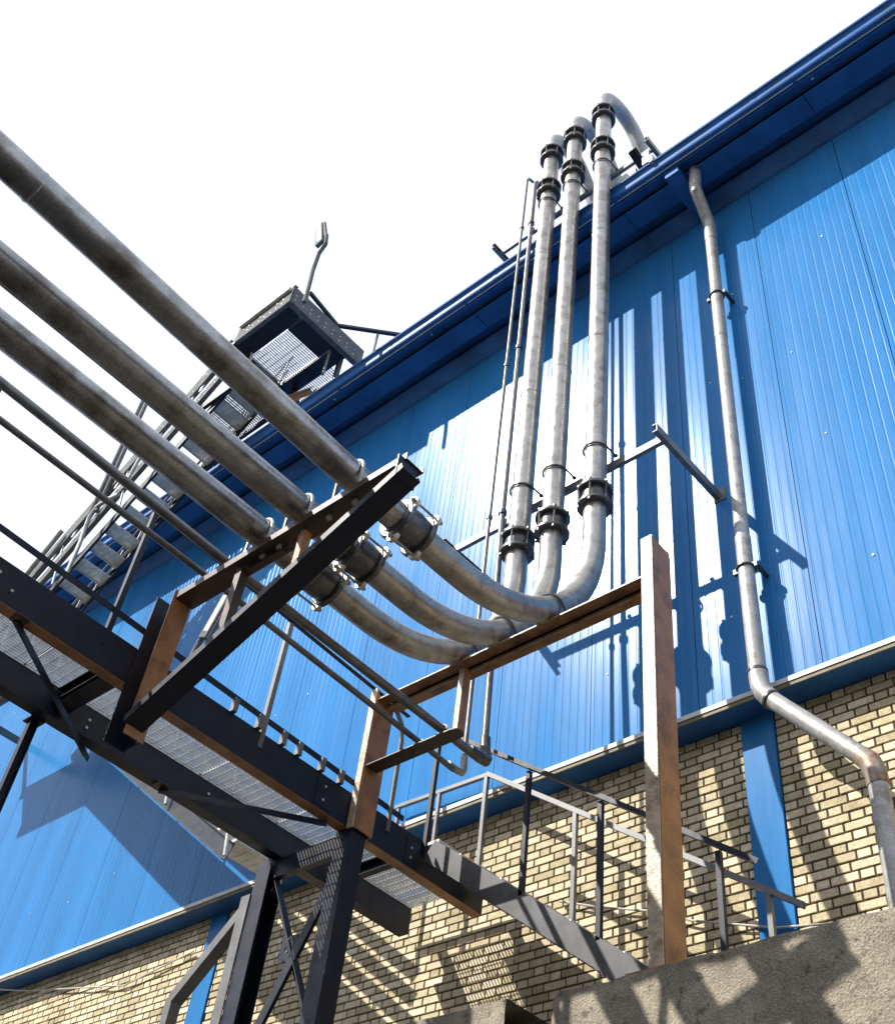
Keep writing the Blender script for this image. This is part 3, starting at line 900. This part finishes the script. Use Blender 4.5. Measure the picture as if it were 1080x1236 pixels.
for x, zb in ((-7.52, 5.7), (-6.27, 4.95), (-5.35, 4.30), (-4.25, 3.3)):
    q = MB(); q.bar((x, -0.14, zb), (x, -0.14, 7.12 + (x + 7.52) * -.692), .045, .045, (0, 1, 0)); part('railing_post', q, M['grey'], SD)

# ------------------------------------------------------------------ access stair tower at the left end, up to the roof
RS = thing('roof_access_stair', 'galvanised zigzag access stair with grating treads climbing past the eave to a roof platform', 'stair', (-14.5, -1.55, 6))
YO, YI = -1.92, -1.18
seg = MB()
for i in range(6):
    a = -.34 + .68 * i / 6
    seg.box(-.175, .175, a + .004, a + .68 / 6 - .004, -.032, 0)
trm = seg.mesh('tread', M['tread'], (0, 0, 0), 0)


def dots(x0, z0, x1, z1, y, offs, step=.15, parent=None):  # pale discs added to stand for bright perforation holes
    h = MB()
    d = Vector((x1 - x0, 0, z1 - z0))
    L = d.length
    k = 0.1
    while k < L - .1:
        for off in offs:
            if random.random() < .85:
                c = Vector((x0, y, z0)) + d * (k / L)
                h.disc((c.x, y, c.z + off), (0, 1, 0), .012, .006, 6)
        k += step
    part('perforation_dots', h, M['lug'], parent or RS, kind='stuff')


def band(name, x0, z0, x1, z1, y, ht, m_, dot=True):
    q = MB(); q.prof((x0, y, z0), (x1, y, z1), chan_r(.09, ht, .006), (0, 0, 1))
    o = part(name, q, M[m_], RS)
    if dot:
        dots(x0, z0, x1, z1, y - .003, (-ht * .28, ht * .28), .15, o)


def flight(x0, z0, x1, z1, n):
    for yy in (YO, YI):
        q = MB(); q.prof((x0, yy, z0 - .02), (x1, yy, z1 - .02), chan_r(.05, .2, .008) if yy == YO else chan(.05, .2, .008), (0, 0, 1)); part('stringer', q, M['black'], RS)
    for i in range(n):
        f = (i + .5) / n
        inst('tread', trm, RS, (x0 + (x1 - x0) * f, (YO + YI) / 2, z0 + (z1 - z0) * f + .04))
    m_ = max(2, int(abs(x1 - x0) / 1.35))
    for k in range(m_ + 1):
        f = k / m_
        x, z = x0 + (x1 - x0) * f, z0 + (z1 - z0) * f
        q = MB(); q.tube([(x, YO - .05, z - .08), (x, YO - .2, z + 1.0)], .022, 8); part('railing_post', q, M['tread'], RS)


# lower flight from the bridge deck up to the left landing, closed by guard boards
flight(-9.4, 5.85, -18.3, 12.4, 27)
for h_ in (.14, .40, .66, .92):
    q = MB(); q.prof((-9.6, YI + .06, 6.0 + h_), (-18.3, YI + .06, 12.4 + h_), [(-.01, -.075), (.01, -.075), (.01, .075), (-.01, .075)], (0, 0, 1)); part('guard_board', q, M['grey'], RS)
q = MB(); q.tube([(-9.4, YO - .16, 6.9), (-18.3, YO - .16, 13.45)], .024, 10); part('handrail', q, M['tread'], RS)
# upper flight with its perforated rails
flight(-19.0, 12.72, -12.95, 17.25, 17)
band('perforated_rail', -18.9, 13.78, -13.0, 18.42, -2.15, .34, 'dull')
band('perforated_rail', -18.9, 13.22, -13.0, 17.82, -2.08, .22, 'dull')
for yy, zo in ((YI + .04, .95), (YI + .04, .5)):
    q = MB(); q.tube([(-19.0, yy, 12.72 + zo), (-12.95, yy, 17.25 + zo)], .026, 10); part('handrail', q, M['grey'], RS)
for k in range(12):
    f = (k + .5) / 12
    x, z = -18.9 + 5.9 * f, 13.5 + 4.62 * f
    q = MB(); q.bar((x, -2.12, z - .12), (x, -2.10, z + .14), .05, .03, (0, 1, 0)); part('rail_spacer', q, M['tread'], RS)
    q = MB(); q.bar((x + .2, YI - .02, z - .72), (x + .2, YI + .04, z + .2), .05, .03, (0, 1, 0)); part('railing_post', q, M['grey'], RS)
for k in range(17):
    f = (k + .5) / 17
    x, z = -19.0 + 6.05 * f, 12.72 + 4.53 * f + .04
    q = MB(); q.box(x - .17, x - .155, YO + .06, YI - .06, z - .06, z + .05); part('tread_nosing', q, M['flash'], RS)
    q = MB(); q.bar((x - .1, YI - .08, z - .12), (x + .12, YI - .03, z - .02), .05, .05); part('tread_bracket', q, M['lug'], RS)
# landing
for k, x in enumerate((-20.4, -19.35)):
    q = MB(); q.box(x, x + 1.03, YO, YI, 12.42, 12.46); part('landing_plate', q, M['tread'], RS)
for yy in (YO - .05, YI):
    q = MB(); q.box(-20.45, -18.2, yy, yy + .05, 12.28, 12.50); part('landing_beam', q, M['grey'], RS)
for x in (-20.4, -19.5, -18.4):
    q = MB(); q.tube([(x, YO - .1, 12.4), (x, YO - .1, 13.6)], .024, 8); part('railing_post', q, M['tread'], RS)
for x in (-20.35, -18.35):
    q = MB(); q.bar((x, YI, 12.34), (x, 0.0, 12.34), .08, .12); part('wall_arm', q, M['grey'], RS)
for zz in (13.55, 13.05):
    q = MB(); q.tube([(-20.4, YO - .1, zz), (-18.4, YO - .1, zz)], .024, 8); part('landing_rail', q, M['tread'], RS)
# tall tube posts and looping tube rails
for x, dx in ((-16.62, -.02), (-16.38, 0)):
    q = MB(); q.tube([(x, -2.2, 14.9), (x + dx, -2.2, 18.6)], .042, 10); part('tube_post', q, M['dull'], RS)
q = MB(); q.tube([(-16.35, -2.22, 13.25), (-16.40, -2.22, 14.08), (-16.52, -2.22, 14.78), (-16.40, -2.22, 15.02), (-16.05, -2.22, 15.02), (-15.7, -2.2, 14.95)], .04, 10); part('loop_rail', q, M['galv'], RS)
q = MB(); q.tube([(-15.6, -2.2, 15.2), (-15.45, -2.2, 15.9), (-15.2, -2.2, 16.1), (-14.95, -2.18, 16.0)], .034, 10); part('loop_rail', q, M['galv'], RS)
q = MB(); q.tube([(-18.25, -2.25, 14.2), (-17.5, -2.25, 15.0)], .05, 10); part('loop_rail', q, M['galv'], RS)
# roof platform
ZP = 17.50
q = MB(); q.prof((-12.98, -2.40, ZP + .06), (-11.42, -2.40, ZP + .06), chan_r(.08, .52, .01), (0, 0, 1)); e1 = part('edge_beam', q, M['dull'], RS)
dots(-12.9, ZP, -11.5, ZP, -2.404, (-.08, .06), .16, e1)
q = MB(); q.box(-12.9, -11.5, -2.47, -2.41, ZP + .16, ZP + .25); part('kick_plate', q, M['flash'], RS)
q = MB(); q.prof((-11.42, -2.40, ZP + .04), (-11.42, -0.55, ZP + .04), chan_r(.12, .46, .012), (0, 0, 1)); e2 = part('edge_beam', q, M['dull'], RS)
h = MB()  # same pale discs in place of this beam's holes
for k in range(9):
    for off in (-.07, .06):
        h.disc((-11.417, -2.3 + k * .19, ZP + off), (1, 0, 0), .016, .006, 6)
part('perforation_dots', h, M['lug'], e2, kind='stuff')
q = MB(); q.prof((-13.2, -2.38, ZP - .02), (-13.2, -0.55, ZP - .02), chan_r(.08, .26, .01), (0, 0, 1)); part('edge_beam', q, M['black'], RS)
for yy, wd in ((-2.36, .40), (-1.12, .30), (-0.60, .08)):
    q = MB(); q.box(-13.19, -11.53, yy, yy + wd, ZP - .12, ZP - .02); part('joist', q, M['black'], RS)
q = MB(); q.box(-12.0, -11.53, -1.94, -1.14, ZP - .11, ZP - .03); part('joist', q, M['black'], RS)
pg = MB()
for i in range(20):
    x = -.52 + 1.04 * i / 19
    pg.box(x - .007, x + .007, -.38, .38, -.03, 0)
for j in range(7):
    y = -.38 + .76 * j / 6
    pg.box(-.525, .525, y - .006, y + .006, -.016, -.004)
pgm = pg.mesh('grating_panel', M['grate'], (0, 0, 0), 0)
pg2 = pgm
inst('grating_panel', pgm, RS, (-12.55, -1.53, ZP - .02))
pg = MB()
for i in range(20):
    x = -.52 + 1.04 * i / 19
    pg.box(x - .007, x + .007, -.10, .10, -.03, 0)
pgm = pg.mesh('grating_panel', M['grate'], (0, 0, 0), 0)
inst('grating_panel', pgm, RS, (-12.55, -0.71, ZP - .02))
inst('grating_panel', pg2, RS, (-13.75, -1.45, 16.72))
for x in (-14.32, -13.22):
    q = MB(); q.box(x, x + .09, -2.1, -0.7, 16.56, 16.70); part('joist', q, M['black'], RS)
for yy in (-2.0, -1.06):
    q = MB(); q.box(-14.3, -13.2, yy, yy + .07, 16.58, 16.69); part('joist', q, M['black'], RS)
q = MB(); q.prof((-12.75, -1.25, 16.55), (-12.6, -0.75, 17.3), ang(.12, .12), (1, 0, 0)); part('bracket_arm', q, M['rust'], RS)
for x in (-12.9, -11.6):
    q = MB(); q.bar((x, -0.9, 16.2), (x, -0.9, ZP - .12), .08, .08, (0, 1, 0)); part('platform_leg', q, M['black'], RS)
# railing of the platform and along the roof edge
zr = 18.15
RP3 = [(-13.45, -2.13, zr), (-11.54, -2.02, zr), (-11.66, -1.14, zr), (-10.82, -0.23, zr), (-10.0, 0.65, zr)]
for a, bq in zip(RP3, RP3[1:]):
    q = MB(); q.bar(a, bq, .07, .06); part('handrail', q, M['black'], RS)
for a, zb in ((RP3[1], 17.3), (RP3[2], 16.6), ((-11.13, -0.54, zr), 16.6)):
    q = MB(); q.tube([(a[0], a[1], zb), a], .026, 8); part('railing_post', q, M['grey'], RS)
q = MB(); q.prof((-13.4, -2.1, 17.2), (-13.4, -2.1, zr), ang(.06, .06), (0, 1, 0)); part('railing_post', q, M['grey'], RS)

# lamp on the platform corner
def floodlight(lab, origin, pole, head, arm):
    o = thing('floodlight', lab, 'lamp', origin, 'slim floodlights on bent poles')
    q = MB(); q.tube(pole, .04, 10); part('pole', q, M['dull'], o)
    q = MB(); q.bar(head[0], head[1], .19, .08, (0, 1, 0)); hd = part('lamp_head', q, M['dull'], o)
    a, bq = Vector(head[0]), Vector(head[1])
    q = MB(); q.bar(a.lerp(bq, .06) + Vector((0, -.034, 0)), a.lerp(bq, .94) + Vector((0, -.044, 0)), .11, .01, (0, 1, 0)); part('lens', q, M['white'], hd)
    q = MB(); q.bar(arm[0], arm[1], .06, .05, (0, 1, 0)); part('lamp_arm', q, M['dull'], o)


floodlight('slim bent pole with a pale floodlight head against the sky on the roof platform', (-10.95, -2.35, 17.3),
           [(-10.98, -2.35, 16.9), (-10.99, -2.35, 17.3), (-11.06, -2.35, 18.05), (-11.05, -2.35, 18.6), (-10.92, -2.35, 18.8), (-11.0, -2.35, 19.2)],
           ((-11.10, -2.37, 18.95), (-11.34, -2.37, 19.85)), ((-11.0, -2.36, 19.15), (-11.24, -2.36, 19.9)))
floodlight('slim white floodlight with a hooked tube seen behind the braced bracket', (-11.3, -1.95, 9.2),
           [(-11.28, -1.95, 9.20), (-11.40, -1.95, 9.24), (-11.46, -1.95, 9.36), (-11.38, -1.95, 9.6), (-11.08, -1.95, 10.2)],
           ((-11.27, -1.97, 9.55), (-10.98, -1.97, 10.2)), ((-11.18, -1.96, 9.5), (-10.90, -1.96, 10.1)))

# ------------------------------------------------------------------ cables on the brick
for pts, lab in (([(-17.75, -.02, 6.84), (-16.9, .19, 6.72), (-16.3, .2, 6.62), (-14.24, .2, 6.26), (-12.8, .2, 6.42)], 'thin pale cable sagging along the shaded brick at the lower left'),
                 ([(-6.7, .2, 5.55), (-6.2, .2, 5.36), (-5.6, .2, 5.17), (-5.2, .2, 4.98), (-4.4, .2, 4.72), (-3.8, .2, 4.62)], 'thin pale cable strung across the brick behind the stair railing')):
    q = MB(); q.tube(pts, .011, 8)
    solo('cable', q, M['wire'], lab, 'cable', pts[0])
